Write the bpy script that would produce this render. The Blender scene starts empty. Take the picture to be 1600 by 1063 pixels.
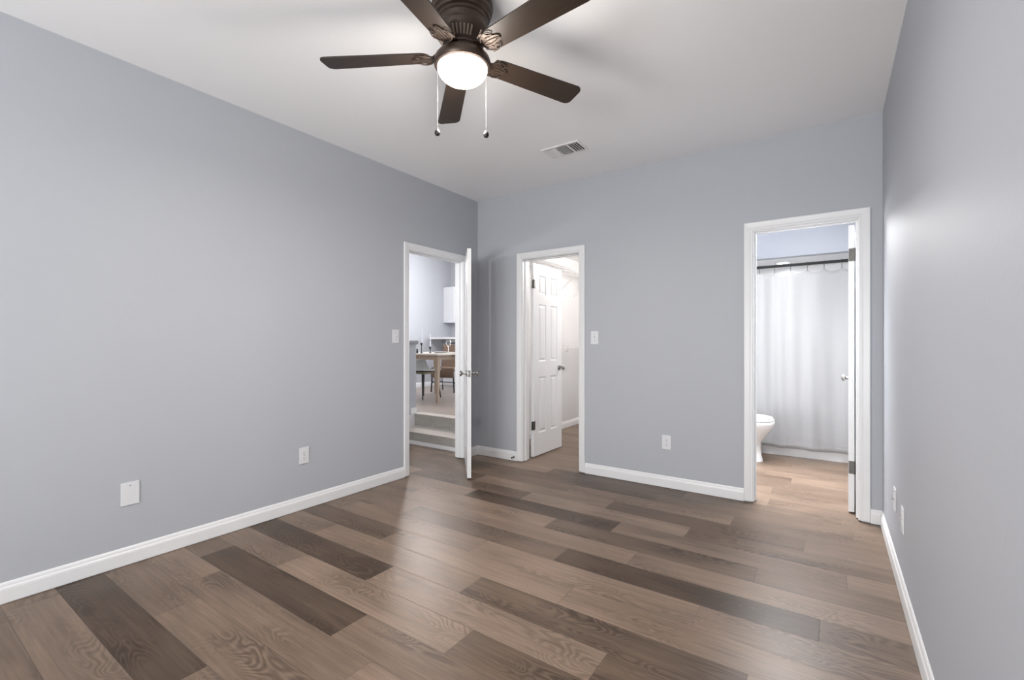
import bpy, bmesh, math, random
from mathutils import Vector, Matrix
random.seed(7)
PI = math.pi
SC = bpy.context.scene
COL = SC.collection

# ------------------------------------------------------------------ camera
F_PX, YAW, Y0, CAM_Z = 721.18, 0.605244, 536.28, 1.2072
cam = bpy.data.cameras.new('camera')
cam.sensor_fit = 'HORIZONTAL'; cam.sensor_width = 36.0
cam.lens = 36.0 * F_PX / 1600.0
cam.shift_y = (Y0 - 531.5) / 1600.0
cam.clip_start = 0.02
camo = bpy.data.objects.new('camera', cam); COL.objects.link(camo)
camo.location = (0, 0, CAM_Z); camo.rotation_euler = (PI / 2, 0, YAW)
SC.camera = camo

# ------------------------------------------------------------------ world, exposure, lights
w = bpy.data.worlds.new('world'); SC.world = w; w.use_nodes = True
bg = w.node_tree.nodes['Background']
bg.inputs[0].default_value = (0.75, 0.86, 1.0, 1); bg.inputs[1].default_value = 1.0
vs = SC.view_settings
vs.view_transform = 'Standard'; vs.look = 'None'; vs.gamma = 1.0; vs.use_curve_mapping = False
vs.exposure = 0.0
SC.cycles.max_bounces = 16; SC.cycles.diffuse_bounces = 10; SC.cycles.transparent_max_bounces = 12


def area(name, loc, rot, sx, sy, power, color, spread=180):
    l = bpy.data.lights.new(name, 'AREA'); l.shape = 'RECTANGLE'; l.size = sx; l.size_y = sy
    l.energy = power; l.color = color; l.spread = math.radians(spread)
    o = bpy.data.objects.new(name, l); COL.objects.link(o); o.location = loc; o.rotation_euler = rot
    return o


def point(name, loc, power, color, r):
    l = bpy.data.lights.new(name, 'POINT'); l.energy = power; l.color = color; l.shadow_soft_size = r
    o = bpy.data.objects.new(name, l); COL.objects.link(o); o.location = loc
    return o


# added fill lights outside an unseen rear window, to light the room evenly
area('rear_window_fill', (-0.90, -2.80, 1.45), (PI / 2, 0, 0), 2.0, 1.9, 52, (0.97, 0.985, 1.0))
area('rear_ceiling_fill', (-0.8, -3.30, 0.55), (PI / 2 + 0.25, 0, -0.05), 2.0, 1.2, 235, (1.0, 0.99, 0.975))  # added fill tilted upward to brighten the ceiling
# ceiling light over the dining table, daylight in the kitchen, bathroom ceiling light with added fills, closet lamp
point('dining_ceiling_light', (-5.63, 5.48, 2.46), 90, (1.0, 0.95, 0.93), 0.09)
area('kitchen_daylight', (-4.6, 8.9, 1.9), (-PI / 2, 0, 0), 2.2, 1.5, 165, (0.94, 0.97, 1.0))
area('bath_doorway_fill', (-0.62, 5.40, 2.42), (-math.radians(36), 0, 0), 0.8, 0.5, 36, (0.99, 0.98, 0.98), 130)  # added unseen fill, throws light through the doorway onto the bedroom floor
area('bath_ceiling_light', (-0.50, 4.30, 2.50), (0, 0, 0), 0.9, 0.4, 50, (0.98, 0.985, 1.0), 118)
area('bath_curtain_fill', (-1.14, 4.70, 1.95), (0, -PI / 2 + 0.25, -0.5), 0.14, 0.7, 12, (0.98, 0.985, 1.0))  # added unseen fill to brighten the lower shower curtain
point('hall_sconce', (-3.85, 2.55, 1.85), 16, (1.0, 0.96, 0.93), 0.025)
point('closet_lamp', (-1.75, 5.55, 2.33), 78, (1.0, 0.93, 0.87), 0.07)

# ------------------------------------------------------------------ room numbers (metres)
XL, XR, YB, H = -3.1562, 0.2799, 3.9075, 2.74
XL2, YB2 = XL - 0.105, YB + 0.122         # far faces of the left and back walls
YREAR = -2.60
ENT = (2.918, 3.664)                      # entry opening on the left wall (y)
CLO = (-2.572, -1.943)                    # closet opening on the back wall (x)
BAT = (-0.482, 0.150)                     # bathroom opening on the back wall (x)
HEAD = 2.052
ZD = 0.304                                # dining floor level


# ------------------------------------------------------------------ materials
def nt(name):
    m = bpy.data.materials.new(name); m.use_nodes = True
    t = m.node_tree
    return m, t, t.nodes['Principled BSDF']


def node(t, kind, **kw):
    n = t.nodes.new(kind)
    for k, v in kw.items():
        if k.startswith('in_'):
            key = k[3:]
            key = int(key) if key.isdigit() else key
            n.inputs[key].default_value = v
        else:
            setattr(n, k, v)
    return n


def lk(t, a, b):
    t.links.new(a, b)


def mth(t, op, a, b=None, c=None, clamp=False):
    n = t.nodes.new('ShaderNodeMath'); n.operation = op; n.use_clamp = clamp
    for i, v in enumerate((a, b, c)):
        if v is None: continue
        if isinstance(v, (int, float)): n.inputs[i].default_value = v
        else: t.links.new(v, n.inputs[i])
    return n.outputs[0]


def mixc(t, fac, a, b, mode='MIX'):
    n = t.nodes.new('ShaderNodeMix'); n.data_type = 'RGBA'; n.blend_type = mode
    for i, v in ((0, fac), (6, a), (7, b)):
        if isinstance(v, (int, float)): n.inputs[i].default_value = v
        elif isinstance(v, tuple): n.inputs[i].default_value = (*v, 1)
        else: t.links.new(v, n.inputs[i])
    return n.outputs[2]


def simple(name, col, rough=0.5, metal=0.0, var=0.04, scale=8.0, bump=0.0, bscale=200.0, spec=0.5, stretch=None, **extra):
    """a procedural material: base colour with slow variation and an optional fine bump"""
    m, t, b = nt(name)
    tc = node(t, 'ShaderNodeTexCoord')
    src = tc.outputs['Object']
    if stretch:
        mp = node(t, 'ShaderNodeMapping'); mp.inputs['Scale'].default_value = stretch
        lk(t, src, mp.inputs[0]); src = mp.outputs[0]
    n = node(t, 'ShaderNodeTexNoise', in_Scale=scale, in_Detail=3.0)
    lk(t, src, n.inputs['Vector'])
    lo = tuple(c * (1 - var) for c in col); hi = tuple(min(1, c * (1 + var)) for c in col)
    lk(t, mixc(t, n.outputs[0], lo, hi), b.inputs['Base Color'])
    b.inputs['Roughness'].default_value = rough; b.inputs['Metallic'].default_value = metal
    b.inputs['Specular IOR Level'].default_value = spec
    if bump:
        n2 = node(t, 'ShaderNodeTexNoise', in_Scale=bscale, in_Detail=2.0)
        lk(t, src, n2.inputs['Vector'])
        bp = node(t, 'ShaderNodeBump', in_Strength=bump, in_Distance=0.002)
        lk(t, n2.outputs[0], bp.inputs['Height']); lk(t, bp.outputs[0], b.inputs['Normal'])
    for k, v in extra.items():
        b.inputs[k.replace('_', ' ')].default_value = v
    return m


M = {}
M['wall'] = simple('wall_paint', (0.405, 0.420, 0.453), 0.55, var=0.012, scale=1.3, bump=0.25, bscale=55, spec=0.25)
M['ceil'] = simple('ceiling_paint', (0.83, 0.832, 0.835), 0.8, var=0.012, scale=1.0, bump=0.2, bscale=80, spec=0.1)
M['trim'] = simple('trim_paint', (0.705, 0.712, 0.72), 0.35, var=0.01, scale=5, spec=0.45)
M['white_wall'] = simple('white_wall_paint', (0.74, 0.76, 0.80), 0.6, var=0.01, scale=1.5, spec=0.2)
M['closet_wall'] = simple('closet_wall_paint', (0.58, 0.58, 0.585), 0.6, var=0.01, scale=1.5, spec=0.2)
M['plate'] = simple('plastic_plate', (0.64, 0.65, 0.67), 0.3, var=0.01)
M['slot'] = simple('dark_slot', (0.03, 0.03, 0.032), 0.6)
M['bronze'] = simple('oil_rubbed_bronze', (0.060, 0.040, 0.030), 0.38, metal=0.55, var=0.25, scale=30)
M['bronze_hi'] = simple('antique_bronze_highlight', (0.055, 0.039, 0.029), 0.45, metal=0.35, var=0.2, scale=40)
M['rib'] = simple('pale_bronze_rib', (0.22, 0.17, 0.13), 0.45, metal=0.4, var=0.1)
M['blade'] = simple('walnut_blade', (0.030, 0.0195, 0.0135), 0.42, var=0.35, scale=9, stretch=(1.2, 14, 1), spec=0.3)
M['black'] = simple('matte_black_metal', (0.012, 0.012, 0.013), 0.4, metal=0.4, var=0.1)
M['nickel'] = simple('satin_nickel', (0.30, 0.295, 0.285), 0.32, metal=0.95, var=0.05)
M['hinge'] = simple('aged_nickel_hinge', (0.11, 0.107, 0.10), 0.42, metal=0.8, var=0.25, scale=60)
M['porcelain'] = simple('porcelain', (0.80, 0.80, 0.79), 0.12, var=0.005)
M['tub'] = simple('tub_acrylic', (0.80, 0.80, 0.80), 0.18, var=0.005)
M['tile'] = simple('grey_wood_look_tile', (0.36, 0.345, 0.315), 0.45, var=0.22, scale=5, stretch=(1, 6, 6))
M['tile_top'] = simple('pale_tile_tread', (0.46, 0.42, 0.385), 0.4, var=0.12, scale=4, stretch=(1.5, 6, 4))
M['wire'] = simple('white_coated_wire', (0.80, 0.79, 0.785), 0.35, var=0.01)
M['oak'] = simple('light_oak', (0.36, 0.28, 0.21), 0.5, var=0.2, scale=8, stretch=(1, 8, 1))
M['table_top'] = simple('pale_table_top', (0.60, 0.55, 0.50), 0.35, var=0.08, scale=6, stretch=(8, 1, 1))
M['woven'] = simple('woven_tan_leather', (0.120, 0.076, 0.052), 0.6, var=0.35, scale=70, bump=0.6, bscale=120)
M['shell'] = simple('pale_grey_shell', (0.62, 0.65, 0.67), 0.5, var=0.02)
M['olive'] = simple('olive_cushion', (0.16, 0.14, 0.09), 0.8, var=0.15, scale=30)
M['counter'] = simple('white_stone', (0.74, 0.74, 0.75), 0.25, var=0.05, scale=4)
M['cabinet'] = simple('pale_cabinet_paint', (0.64, 0.66, 0.69), 0.4, var=0.01)
M['grey_cap'] = simple('grey_cap_paint', (0.27, 0.28, 0.30), 0.45, var=0.02)
M['linen'] = simple('pink_beige_linen', (0.55, 0.46, 0.42), 0.9, var=0.06, scale=60)
M['wax'] = simple('pale_wax', (0.72, 0.74, 0.80), 0.45, var=0.01)
M['ceramic'] = simple('white_ceramic', (0.78, 0.78, 0.78), 0.2, var=0.01)
M['mat'] = simple('grey_bath_mat', (0.16, 0.16, 0.165), 0.95, var=0.15, scale=50)
M['chain'] = simple('pale_chain', (0.20, 0.19, 0.18), 0.45, metal=0.7, var=0.05)
M['vent'] = simple('vent_enamel', (0.74, 0.735, 0.73), 0.4, var=0.01)
M['mirror'] = simple('kitchen_floor_far', (0.27, 0.228, 0.20), 0.35, var=0.15, scale=4, stretch=(1, 6, 1))


def emit_mat(name, col, strength):
    m, t, b = nt(name)
    tc = node(t, 'ShaderNodeTexCoord'); n = node(t, 'ShaderNodeTexNoise', in_Scale=4.0)
    lk(t, tc.outputs['Object'], n.inputs['Vector'])
    lk(t, mixc(t, n.outputs[0], tuple(c * 0.985 for c in col), col), b.inputs['Emission Color'])
    b.inputs['Base Color'].default_value = (0.9, 0.9, 0.88, 1)
    b.inputs['Emission Strength'].default_value = strength
    b.inputs['Roughness'].default_value = 0.3
    return m


M['lamp_glass'] = emit_mat('lit_frosted_glass', (1.0, 0.93, 0.84), 9.0)
M['downlight'] = emit_mat('lit_downlight_lens', (1.0, 0.97, 0.94), 14.0)

# clear glass for the wine glass
m, t, b = nt('clear_glass'); M['glass'] = m
b.inputs['Transmission Weight'].default_value = 1.0; b.inputs['Roughness'].default_value = 0.02
tc = node(t, 'ShaderNodeTexCoord'); n = node(t, 'ShaderNodeTexNoise', in_Scale=20.0)
lk(t, tc.outputs['Object'], n.inputs['Vector'])
lk(t, mixc(t, n.outputs[0], (0.97, 0.98, 0.98), (1, 1, 1)), b.inputs['Base Color'])

# thin curtain cloth: lets some of the light behind it through, woven crosswise ribs near the hem
m, t, b = nt('sheer_curtain'); M['curtain'] = m
tc = node(t, 'ShaderNodeTexCoord')
sx = node(t, 'ShaderNodeSeparateXYZ'); lk(t, tc.outputs['Object'], sx.inputs[0])
wv = node(t, 'ShaderNodeTexNoise', in_Scale=6.0, in_Detail=4.0)
mp = node(t, 'ShaderNodeMapping'); mp.inputs['Scale'].default_value = (0.6, 0.6, 14.0)
lk(t, tc.outputs['Object'], mp.inputs[0]); lk(t, mp.outputs[0], wv.inputs['Vector'])
low = node(t, 'ShaderNodeMapRange', in_1=0.55, in_2=0.10, in_3=0.0, in_4=1.0); lk(t, sx.outputs[2], low.inputs[0])
ribs = mth(t, 'MULTIPLY', wv.outputs[0], low.outputs[0])
lk(t, mixc(t, ribs, (0.54, 0.54, 0.54), (0.455, 0.448, 0.45)), b.inputs['Base Color'])
b.inputs['Roughness'].default_value = 0.9; b.inputs['Specular IOR Level'].default_value = 0.1
bp = node(t, 'ShaderNodeBump', in_Strength=0.5, in_Distance=0.01); lk(t, ribs, bp.inputs['Height'])
lk(t, bp.outputs[0], b.inputs['Normal'])
tr = node(t, 'ShaderNodeBsdfTranslucent'); tr.inputs[0].default_value = (0.55, 0.55, 0.555, 1)
tp = node(t, 'ShaderNodeBsdfTransparent')
mx = node(t, 'ShaderNodeMixShader', in_0=0.38); mx2 = node(t, 'ShaderNodeMixShader', in_0=0.24)
lk(t, b.outputs[0], mx.inputs[1]); lk(t, tr.outputs[0], mx.inputs[2])
lk(t, mx.outputs[0], mx2.inputs[1]); lk(t, tp.outputs[0], mx2.inputs[2])
lk(t, mx2.outputs[0], t.nodes['Material Output'].inputs[0])

# vinyl plank floor: every plank has its own tone, grain offset and bevelled seam
m, t, b = nt('vinyl_plank'); M['floor'] = m
uv = node(t, 'ShaderNodeUVMap', uv_map='plank')
at = node(t, 'ShaderNodeAttribute', attribute_name='pinfo')
sp = node(t, 'ShaderNodeSeparateColor'); lk(t, at.outputs['Color'], sp.inputs[0])
tone, r1, r2 = sp.outputs[0], sp.outputs[1], sp.outputs[2]
sv = node(t, 'ShaderNodeSeparateXYZ'); lk(t, uv.outputs[0], sv.inputs[0])
U, V = sv.outputs[0], sv.outputs[1]
PW, PL = 0.1833, 1.2295


def gvec(su, sv_, o1, o2):
    cx = node(t, 'ShaderNodeCombineXYZ')
    lk(t, mth(t, 'MULTIPLY_ADD', U, su, mth(t, 'MULTIPLY', r1, o1)), cx.inputs[0])
    lk(t, mth(t, 'MULTIPLY_ADD', V, sv_, mth(t, 'MULTIPLY', r2, o2)), cx.inputs[1])
    lk(t, mth(t, 'MULTIPLY', r1, 71.0), cx.inputs[2])
    return cx.outputs[0]


n1 = node(t, 'ShaderNodeTexNoise', in_Scale=1.0, in_Detail=1.5, in_Distortion=0.6); lk(t, gvec(2.2, 8.0, 31, 47), n1.inputs['Vector'])
cont = mth(t, 'SINE', mth(t, 'MULTIPLY', n1.outputs[0], 135.0))
cont = mth(t, 'MULTIPLY_ADD', cont, 0.5, 0.5)
nm = node(t, 'ShaderNodeTexNoise', in_Scale=1.0, in_Detail=1.0); lk(t, gvec(1.8, 5.0, 13, 9), nm.inputs['Vector'])
mk = node(t, 'ShaderNodeMapRange', in_1=0.45, in_2=0.66, in_3=0.0, in_4=1.0); lk(t, nm.outputs[0], mk.inputs[0])
cont = mth(t, 'MULTIPLY', cont, mk.outputs[0])
n2 = node(t, 'ShaderNodeTexNoise', in_Scale=1.0, in_Detail=5.0, in_Roughness=0.65); lk(t, gvec(3.0, 75.0, 57, 23), n2.inputs['Vector'])
n3 = node(t, 'ShaderNodeTexNoise', in_Scale=1.0, in_Detail=3.0); lk(t, gvec(1.6, 7.0, 19, 83), n3.inputs['Vector'])
tn = mth(t, 'ADD', tone, mth(t, 'MULTIPLY_ADD', cont, -0.26, 0.05))
tn = mth(t, 'ADD', tn, mth(t, 'MULTIPLY_ADD', n2.outputs[0], 0.30, -0.15), clamp=True)
base = mixc(t, tn, (0.046, 0.027, 0.015), (0.262, 0.188, 0.138))
g = mth(t, 'MULTIPLY_ADD', cont, -0.10, 1.03)
st = node(t, 'ShaderNodeMapRange', in_1=0.25, in_2=0.75, in_3=0.80, in_4=1.20); lk(t, n2.outputs[0], st.inputs[0])
bl = node(t, 'ShaderNodeMapRange', in_1=0.25, in_2=0.75, in_3=0.80, in_4=1.20); lk(t, n3.outputs[0], bl.inputs[0])
g = mth(t, 'MULTIPLY', g, mth(t, 'MULTIPLY', st.outputs[0], bl.outputs[0]))
gc = node(t, 'ShaderNodeCombineColor'); [lk(t, g, gc.inputs[i]) for i in range(3)]
colr = mixc(t, 1.0, base, gc.outputs[0], 'MULTIPLY')
eu = mth(t, 'MINIMUM', U, mth(t, 'SUBTRACT', PL, U)); ev = mth(t, 'MINIMUM', V, mth(t, 'SUBTRACT', PW, V))
ed = mth(t, 'MINIMUM', eu, ev)
gap = node(t, 'ShaderNodeMapRange', in_1=0.0005, in_2=0.0018, in_3=1.0, in_4=0.0); lk(t, ed, gap.inputs[0])
colr = mixc(t, mth(t, 'MULTIPLY', gap.outputs[0], 0.55), colr, (0.03, 0.02, 0.015))
lk(t, colr, b.inputs['Base Color'])
rg = node(t, 'ShaderNodeMapRange', in_1=0.2, in_2=0.8, in_3=0.30, in_4=0.42); lk(t, n2.outputs[0], rg.inputs[0])
lk(t, rg.outputs[0], b.inputs['Roughness'])
b.inputs['Specular IOR Level'].default_value = 0.34
bp = node(t, 'ShaderNodeBump', in_Strength=0.35, in_Distance=0.0012)
hh = mth(t, 'SUBTRACT', mth(t, 'MULTIPLY', n2.outputs[0], 0.35), gap.outputs[0])
lk(t, hh, bp.inputs['Height']); lk(t, bp.outputs[0], b.inputs['Normal'])


# ------------------------------------------------------------------ mesh helpers
def obj(name, bm, mat, parent=None, smooth=False, angle=None):
    bmesh.ops.recalc_face_normals(bm, faces=bm.faces)
    me = bpy.data.meshes.new(name); bm.to_mesh(me); bm.free()
    me.materials.append(M[mat] if isinstance(mat, str) else mat)
    if smooth:
        for p in me.polygons: p.use_smooth = True
        me.set_sharp_from_angle(angle=math.radians(angle or 40))
    o = bpy.data.objects.new(name, me); COL.objects.link(o)
    if parent: o.parent = parent
    return o


def thing(name, label, cat, loc=(0, 0, 0), rz=0.0, group=None):
    o = bpy.data.objects.new(name, None); COL.objects.link(o); o.empty_display_size = 0.05
    o.location = loc; o.rotation_euler = (0, 0, rz); tag(o, label, cat, group)
    return o


def tag(o, label, cat, group=None, kind=None):
    o['label'] = label; o['category'] = cat
    if group: o['group'] = group
    if kind: o['kind'] = kind
    return o


def struct(name, bm, mat, label, cat, parent=None, **kw):
    o = obj(name, bm, mat, parent, **kw)
    return tag(o, label, cat, kind='structure')


def BM():
    return bmesh.new()


def box(bm, x0, x1, y0, y1, z0, z1, bev=0.0, mat=None):
    vs_ = [bm.verts.new((x, y, z)) for x in (x0, x1) for y in (y0, y1) for z in (z0, z1)]
    fs = [bm.faces.new([vs_[i] for i in q]) for q in ((0, 1, 3, 2), (4, 6, 7, 5), (0, 4, 5, 1), (2, 3, 7, 6), (0, 2, 6, 4), (1, 5, 7, 3))]
    if bev:
        es = list({e for f in fs for e in f.edges})
        r = bmesh.ops.bevel(bm, geom=es, offset=bev, segments=2, profile=0.6, affect='EDGES')
        vs_ = list({v for f in r['faces'] for v in f.verts} | {v for v in vs_ if v.is_valid})
    if mat is not None:
        bmesh.ops.transform(bm, matrix=mat, verts=vs_)
    return bm


def lathe(bm, prof, seg=32, c=(0, 0, 0), mat=None):
    """prof: (r, z) from one end to the other; r = 0 closes a pole"""
    rings = []
    for r, z in prof:
        if r < 1e-6: rings.append([bm.verts.new((c[0], c[1], c[2] + z))])
        else: rings.append([bm.verts.new((c[0] + r * math.cos(2 * PI * k / seg), c[1] + r * math.sin(2 * PI * k / seg), c[2] + z)) for k in range(seg)])
    for a, b_ in zip(rings, rings[1:]):
        for k in range(seg):
            q = [a[k % len(a)], a[(k + 1) % len(a)], b_[(k + 1) % len(b_)], b_[k % len(b_)]]
            q2 = []
            for v in q:
                if v not in q2: q2.append(v)
            if len(q2) > 2: bm.faces.new(q2)
    for R_ in (rings[0], rings[-1]):
        if len(R_) > 1: bm.faces.new(R_)
    if mat is not None: bmesh.ops.transform(bm, matrix=mat, verts=[v for r in rings for v in r])
    return bm


def loft(bm, secs, seg=32):
    """secs: list of closed loops (lists of points, same count); ends capped"""
    rings = [[bm.verts.new(p) for p in s] for s in secs]
    n_ = len(rings[0])
    for a, b_ in zip(rings, rings[1:]):
        for k in range(n_): bm.faces.new((a[k], a[(k + 1) % n_], b_[(k + 1) % n_], b_[k]))
    bm.faces.new(rings[0]); bm.faces.new(rings[-1])
    return bm


def tube(bm, pts, r, seg=8, taper=None):
    pts = [Vector(p) for p in pts]
    secs = []
    up = Vector((0, 0, 1))
    for i, p in enumerate(pts):
        d = (pts[min(i + 1, len(pts) - 1)] - pts[max(i - 1, 0)]).normalized()
        a = d.cross(up)
        if a.length < 1e-3: a = d.cross(Vector((1, 0, 0)))
        a.normalize(); b_ = d.cross(a).normalized()
        rr = r if taper is None else r + (taper - r) * i / (len(pts) - 1)
        secs.append([tuple(p + rr * (math.cos(2 * PI * k / seg) * a + math.sin(2 * PI * k / seg) * b_)) for k in range(seg)])
    return loft(bm, secs)


def prism(bm, prof, p0, p1, up=(0, 0, 1), side=None):
    """sweep a 2-D profile (side, up) straight from p0 to p1"""
    p0, p1, up, side = Vector(p0), Vector(p1), Vector(up), Vector(side)
    return loft(bm, [[tuple(p + side * a + up * b_) for a, b_ in prof] for p in (p0, p1)])


# ------------------------------------------------------------------ floor: one mesh, one quad per plank
Y_0 = 0.588
JOINT = {-4: -1.2, -3: -2.1, -2: -1.7, -1: -3.05, 0: -1.917, 1: -2.456, 2: -1.435, 3: -2.926, 4: -2.466, 5: -1.945, 6: -1.480, 7: -2.275,
         8: -1.724, 9: -2.500, 10: -2.149, 11: -2.782, 12: -2.394, 13: -1.984, 14: -2.592, 15: -1.783, 16: -2.35, 17: -2.188,
         18: -1.62, 19: -2.05, 20: -1.628}
# tone of each plank, listed by row and by which plank: the one ending at the joint above, then the following ones
TONE = {-2: (.42, .5, .5), -1: (.5, .58, .5), 0: (.06, .55, .5), 1: (.42, .48, .5), 2: (.47, .60, .5), 3: (.33, .04, .42, .4), 4: (.50, .66, .22, .3),
        5: (.07, .68, .22, .3), 6: (.55, .20, .62, .5), 7: (.24, .62, .58, .5), 8: (.55, .64, .52, .5), 9: (.5, .30, .03, .35), 10: (.55, .62, .62, .5),
        11: (.50, .66, .24, .42), 12: (.55, .08, .52, .45), 13: (.24, .70, .28, .4), 14: (.26, .58, .20, .42), 15: (.38, .62, .30, .4),
        16: (.30, .26, .34, .4), 17: (.72, .18, .36, .4), 18: (.5, .55, .4, .5), 19: (.45, .5, .55, .45), 20: (.5, .55, .35, .5)}
bm = BM()
uvl = bm.loops.layers.uv.new('plank'); cl = bm.loops.layers.float_color.new('pinfo')


def plank_rows(bm, x0, x1, y0, y1):
    ra, rb = math.floor((y0 - Y_0) / PW), math.ceil((y1 - Y_0) / PW)
    for r in range(ra, rb):
        rng = random.Random(r * 77 + 5)
        j = JOINT.get(r, -2.5 + rng.random() * PL)
        ya, yb = max(y0, Y_0 + r * PW), min(y1, Y_0 + (r + 1) * PW)
        if yb - ya < 1e-4: continue
        k0 = math.floor((x0 - j) / PL)
        for k in range(k0, k0 + 12):
            a, b_ = j + k * PL, j + (k + 1) * PL
            if b_ <= x0: continue
            if a >= x1: break
            rng2 = random.Random(r * 1000 + k * 13 + 1)
            tone_ = 0.28 + 0.42 * rng2.random()
            if r in TONE and 0 <= k + 1 < len(TONE[r]): tone_ = TONE[r][k + 1]
            info = (tone_, rng2.random(), rng2.random(), 1)
            xa, xb = max(a, x0), min(b_, x1)
            f = bm.faces.new([bm.verts.new(p) for p in ((xa, ya, 0), (xb, ya, 0), (xb, yb, 0), (xa, yb, 0))])
            for lp in f.loops:
                lp[uvl].uv = (lp.vert.co.x - a, lp.vert.co.y - (Y_0 + r * PW)); lp[cl] = info


plank_rows(bm, -4.53, XR + 0.12, YREAR - 0.1, 3.852)
plank_rows(bm, -3.20, XR + 0.12, 3.852, 6.75)
fl = struct('floor', bm, 'floor', 'brown vinyl plank floor of the bedroom, closet and bathroom', 'floor')

# ------------------------------------------------------------------ walls and ceilings
bm = BM()
box(bm, XL2, XL, YREAR, ENT[0] - 0.018, 0, H); box(bm, XL2, XL, ENT[1] + 0.018, YB, 0, H); box(bm, XL2, XL, ENT[0] - 0.018, ENT[1] + 0.018, HEAD + 0.018, H)
struct('wall_left', bm, 'wall', 'pale blue-grey wall on the left with the entry doorway', 'wall')
bm = BM()
xs = [XL2, CLO[0] - 0.018, CLO[1] + 0.018, BAT[0] - 0.018, BAT[1] + 0.018, XR]
for i in (0, 2, 4): box(bm, xs[i], xs[i + 1], YB, YB2, 0, H)
for i in (1, 3): box(bm, xs[i], xs[i + 1], YB, YB2, HEAD + 0.018, H)
struct('wall_back', bm, 'wall', 'pale blue-grey far wall with the closet and bathroom doorways', 'wall')
bm = BM(); box(bm, XR, XR + 0.12, YREAR, 6.62, 0, H)
struct('wall_right', bm, 'wall', 'pale blue-grey wall at the right edge', 'wall')
bm = BM(); WX = (-3.10, 0.15); WZ = (0.5, 2.4)
box(bm, XL2, WX[0], YREAR - 0.12, YREAR, 0, H); box(bm, WX[1], XR + 0.12, YREAR - 0.12, YREAR, 0, H)
box(bm, WX[0], WX[1], YREAR - 0.12, YREAR, 0, WZ[0]); box(bm, WX[0], WX[1], YREAR - 0.12, YREAR, WZ[1], H)
struct('wall_rear', bm, 'wall', 'pale blue-grey wall behind the viewpoint with the added window', 'wall')
bm = BM()
for a in (WX[0], (WX[0] + WX[1]) / 2, WX[1]): box(bm, a - 0.03, a + 0.03, YREAR - 0.08, YREAR - 0.03, WZ[0], WZ[1])
for a in WZ: box(bm, WX[0] - 0.03, WX[1] + 0.03, YREAR - 0.08, YREAR - 0.03, a - 0.03, a + 0.03)
struct('added_window_1', bm, 'trim', 'added white framed window behind the viewpoint for the fill lights', 'window')  # unseen window, added as the opening for the rear fill lights
bm = BM(); box(bm, XL2, XR + 0.12, YREAR - 0.12, YB2, H, H + 0.1)
struct('ceiling', bm, 'ceil', 'flat off-white bedroom ceiling', 'ceiling')

# closet shell
CX0, CX1, CY1, CH = -3.114, -1.30, 6.60, 2.42
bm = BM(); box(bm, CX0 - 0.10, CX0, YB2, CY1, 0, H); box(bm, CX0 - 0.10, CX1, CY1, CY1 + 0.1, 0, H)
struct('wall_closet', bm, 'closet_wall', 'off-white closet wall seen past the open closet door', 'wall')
bm = BM(); box(bm, CX0 - 0.1, CX1, YB2, CY1, CH, CH + 0.08)
struct('ceiling_closet', bm, 'ceil', 'white closet ceiling', 'ceiling')
# bathroom shell; partition between closet and bathroom
BX0, TY, BY1, BH, AH = -1.22, 5.72, 6.55, 2.60, 2.13
bm = BM(); box(bm, CX1, BX0, YB2, 6.62, 0, H)
struct('wall_partition', bm, 'white_wall', 'white wall between the closet and the bathroom', 'wall')
bm = BM(); box(bm, BX0, XR, TY, TY + 0.11, AH, BH)
struct('wall_header', bm, 'wall', 'grey header wall above the shower curtain', 'wall')
bm = BM(); box(bm, BX0, XR, BY1, BY1 + 0.07, 0, BH)
struct('wall_alcove', bm, 'tub', 'white tub alcove wall behind the shower curtain', 'wall')
bm = BM(); box(bm, BX0, XR, YB2, TY, BH, BH + 0.08)
struct('ceiling_bathroom', bm, 'ceil', 'white bathroom ceiling', 'ceiling')
bm = BM(); box(bm, BX0, XR, TY + 0.11, BY1, AH, AH + 0.08)
struct('ceiling_alcove', bm, 'ceil', 'white low ceiling of the tub alcove', 'ceiling')

# dining side shell
DX0, DX1, DY0, DY1, DH = -6.93, -3.214, 2.0, 9.1, 3.0
KY = 7.62
bm = BM(); box(bm, DX0 - 0.1, DX0, DY0, DY1, 0, DH)
struct('wall_dining', bm, 'wall', 'bright pale dining wall seen through the entry doorway', 'wall')
bm = BM(); box(bm, DX0, -5.9, KY, KY + 0.1, ZD, DH); box(bm, -5.9, DX1 + 0.1, DY1, DY1 + 0.1, ZD, DH); box(bm, -5.95, -5.9, KY + .1, DY1, ZD, DH)
struct('wall_kitchen', bm, 'wall', 'pale kitchen wall behind the wall cabinet', 'wall')
bm = BM(); box(bm, DX0, XL2, DY0 - 0.1, DY0, 0, DH)
struct('wall_hall', bm, 'white_wall', 'white wall at the near end of the entry landing', 'wall')
bm = BM(); box(bm, DX1 - 0.001, DX1 + 0.06, CY1 + 0.1, DY1, 0, DH)
struct('wall_kitchen_right', bm, 'white_wall', 'white kitchen wall hidden behind the closet', 'wall')
bm = BM(); box(bm, DX0 - 0.1, XL2, DY0 - 0.1, DY1, DH, DH + 0.08); box(bm, XL2, DX1 + 0.1, YB2 + 0.0, DY1, DH, DH + 0.08)
struct('ceiling_dining', bm, 'ceil', 'white dining room ceiling', 'ceiling')
bm = BM(); box(bm, DX0, DX1, 4.20, DY1, ZD - 0.06, ZD); box(bm, DX0, -4.53, DY0, 4.20, ZD - 0.06, ZD)
struct('floor_dining', bm, 'mirror', 'raised wood-look floor of the dining room', 'floor')

# ------------------------------------------------------------------ door casings and jambs
CW = 0.060
PROF = [(0.0, 0.0), (0.0, 0.007), (0.004, 0.010), (0.016, 0.010), (0.022, 0.013), (0.044, 0.015), (0.055, 0.0165), (CW, 0.014), (CW, 0.0)]


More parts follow.
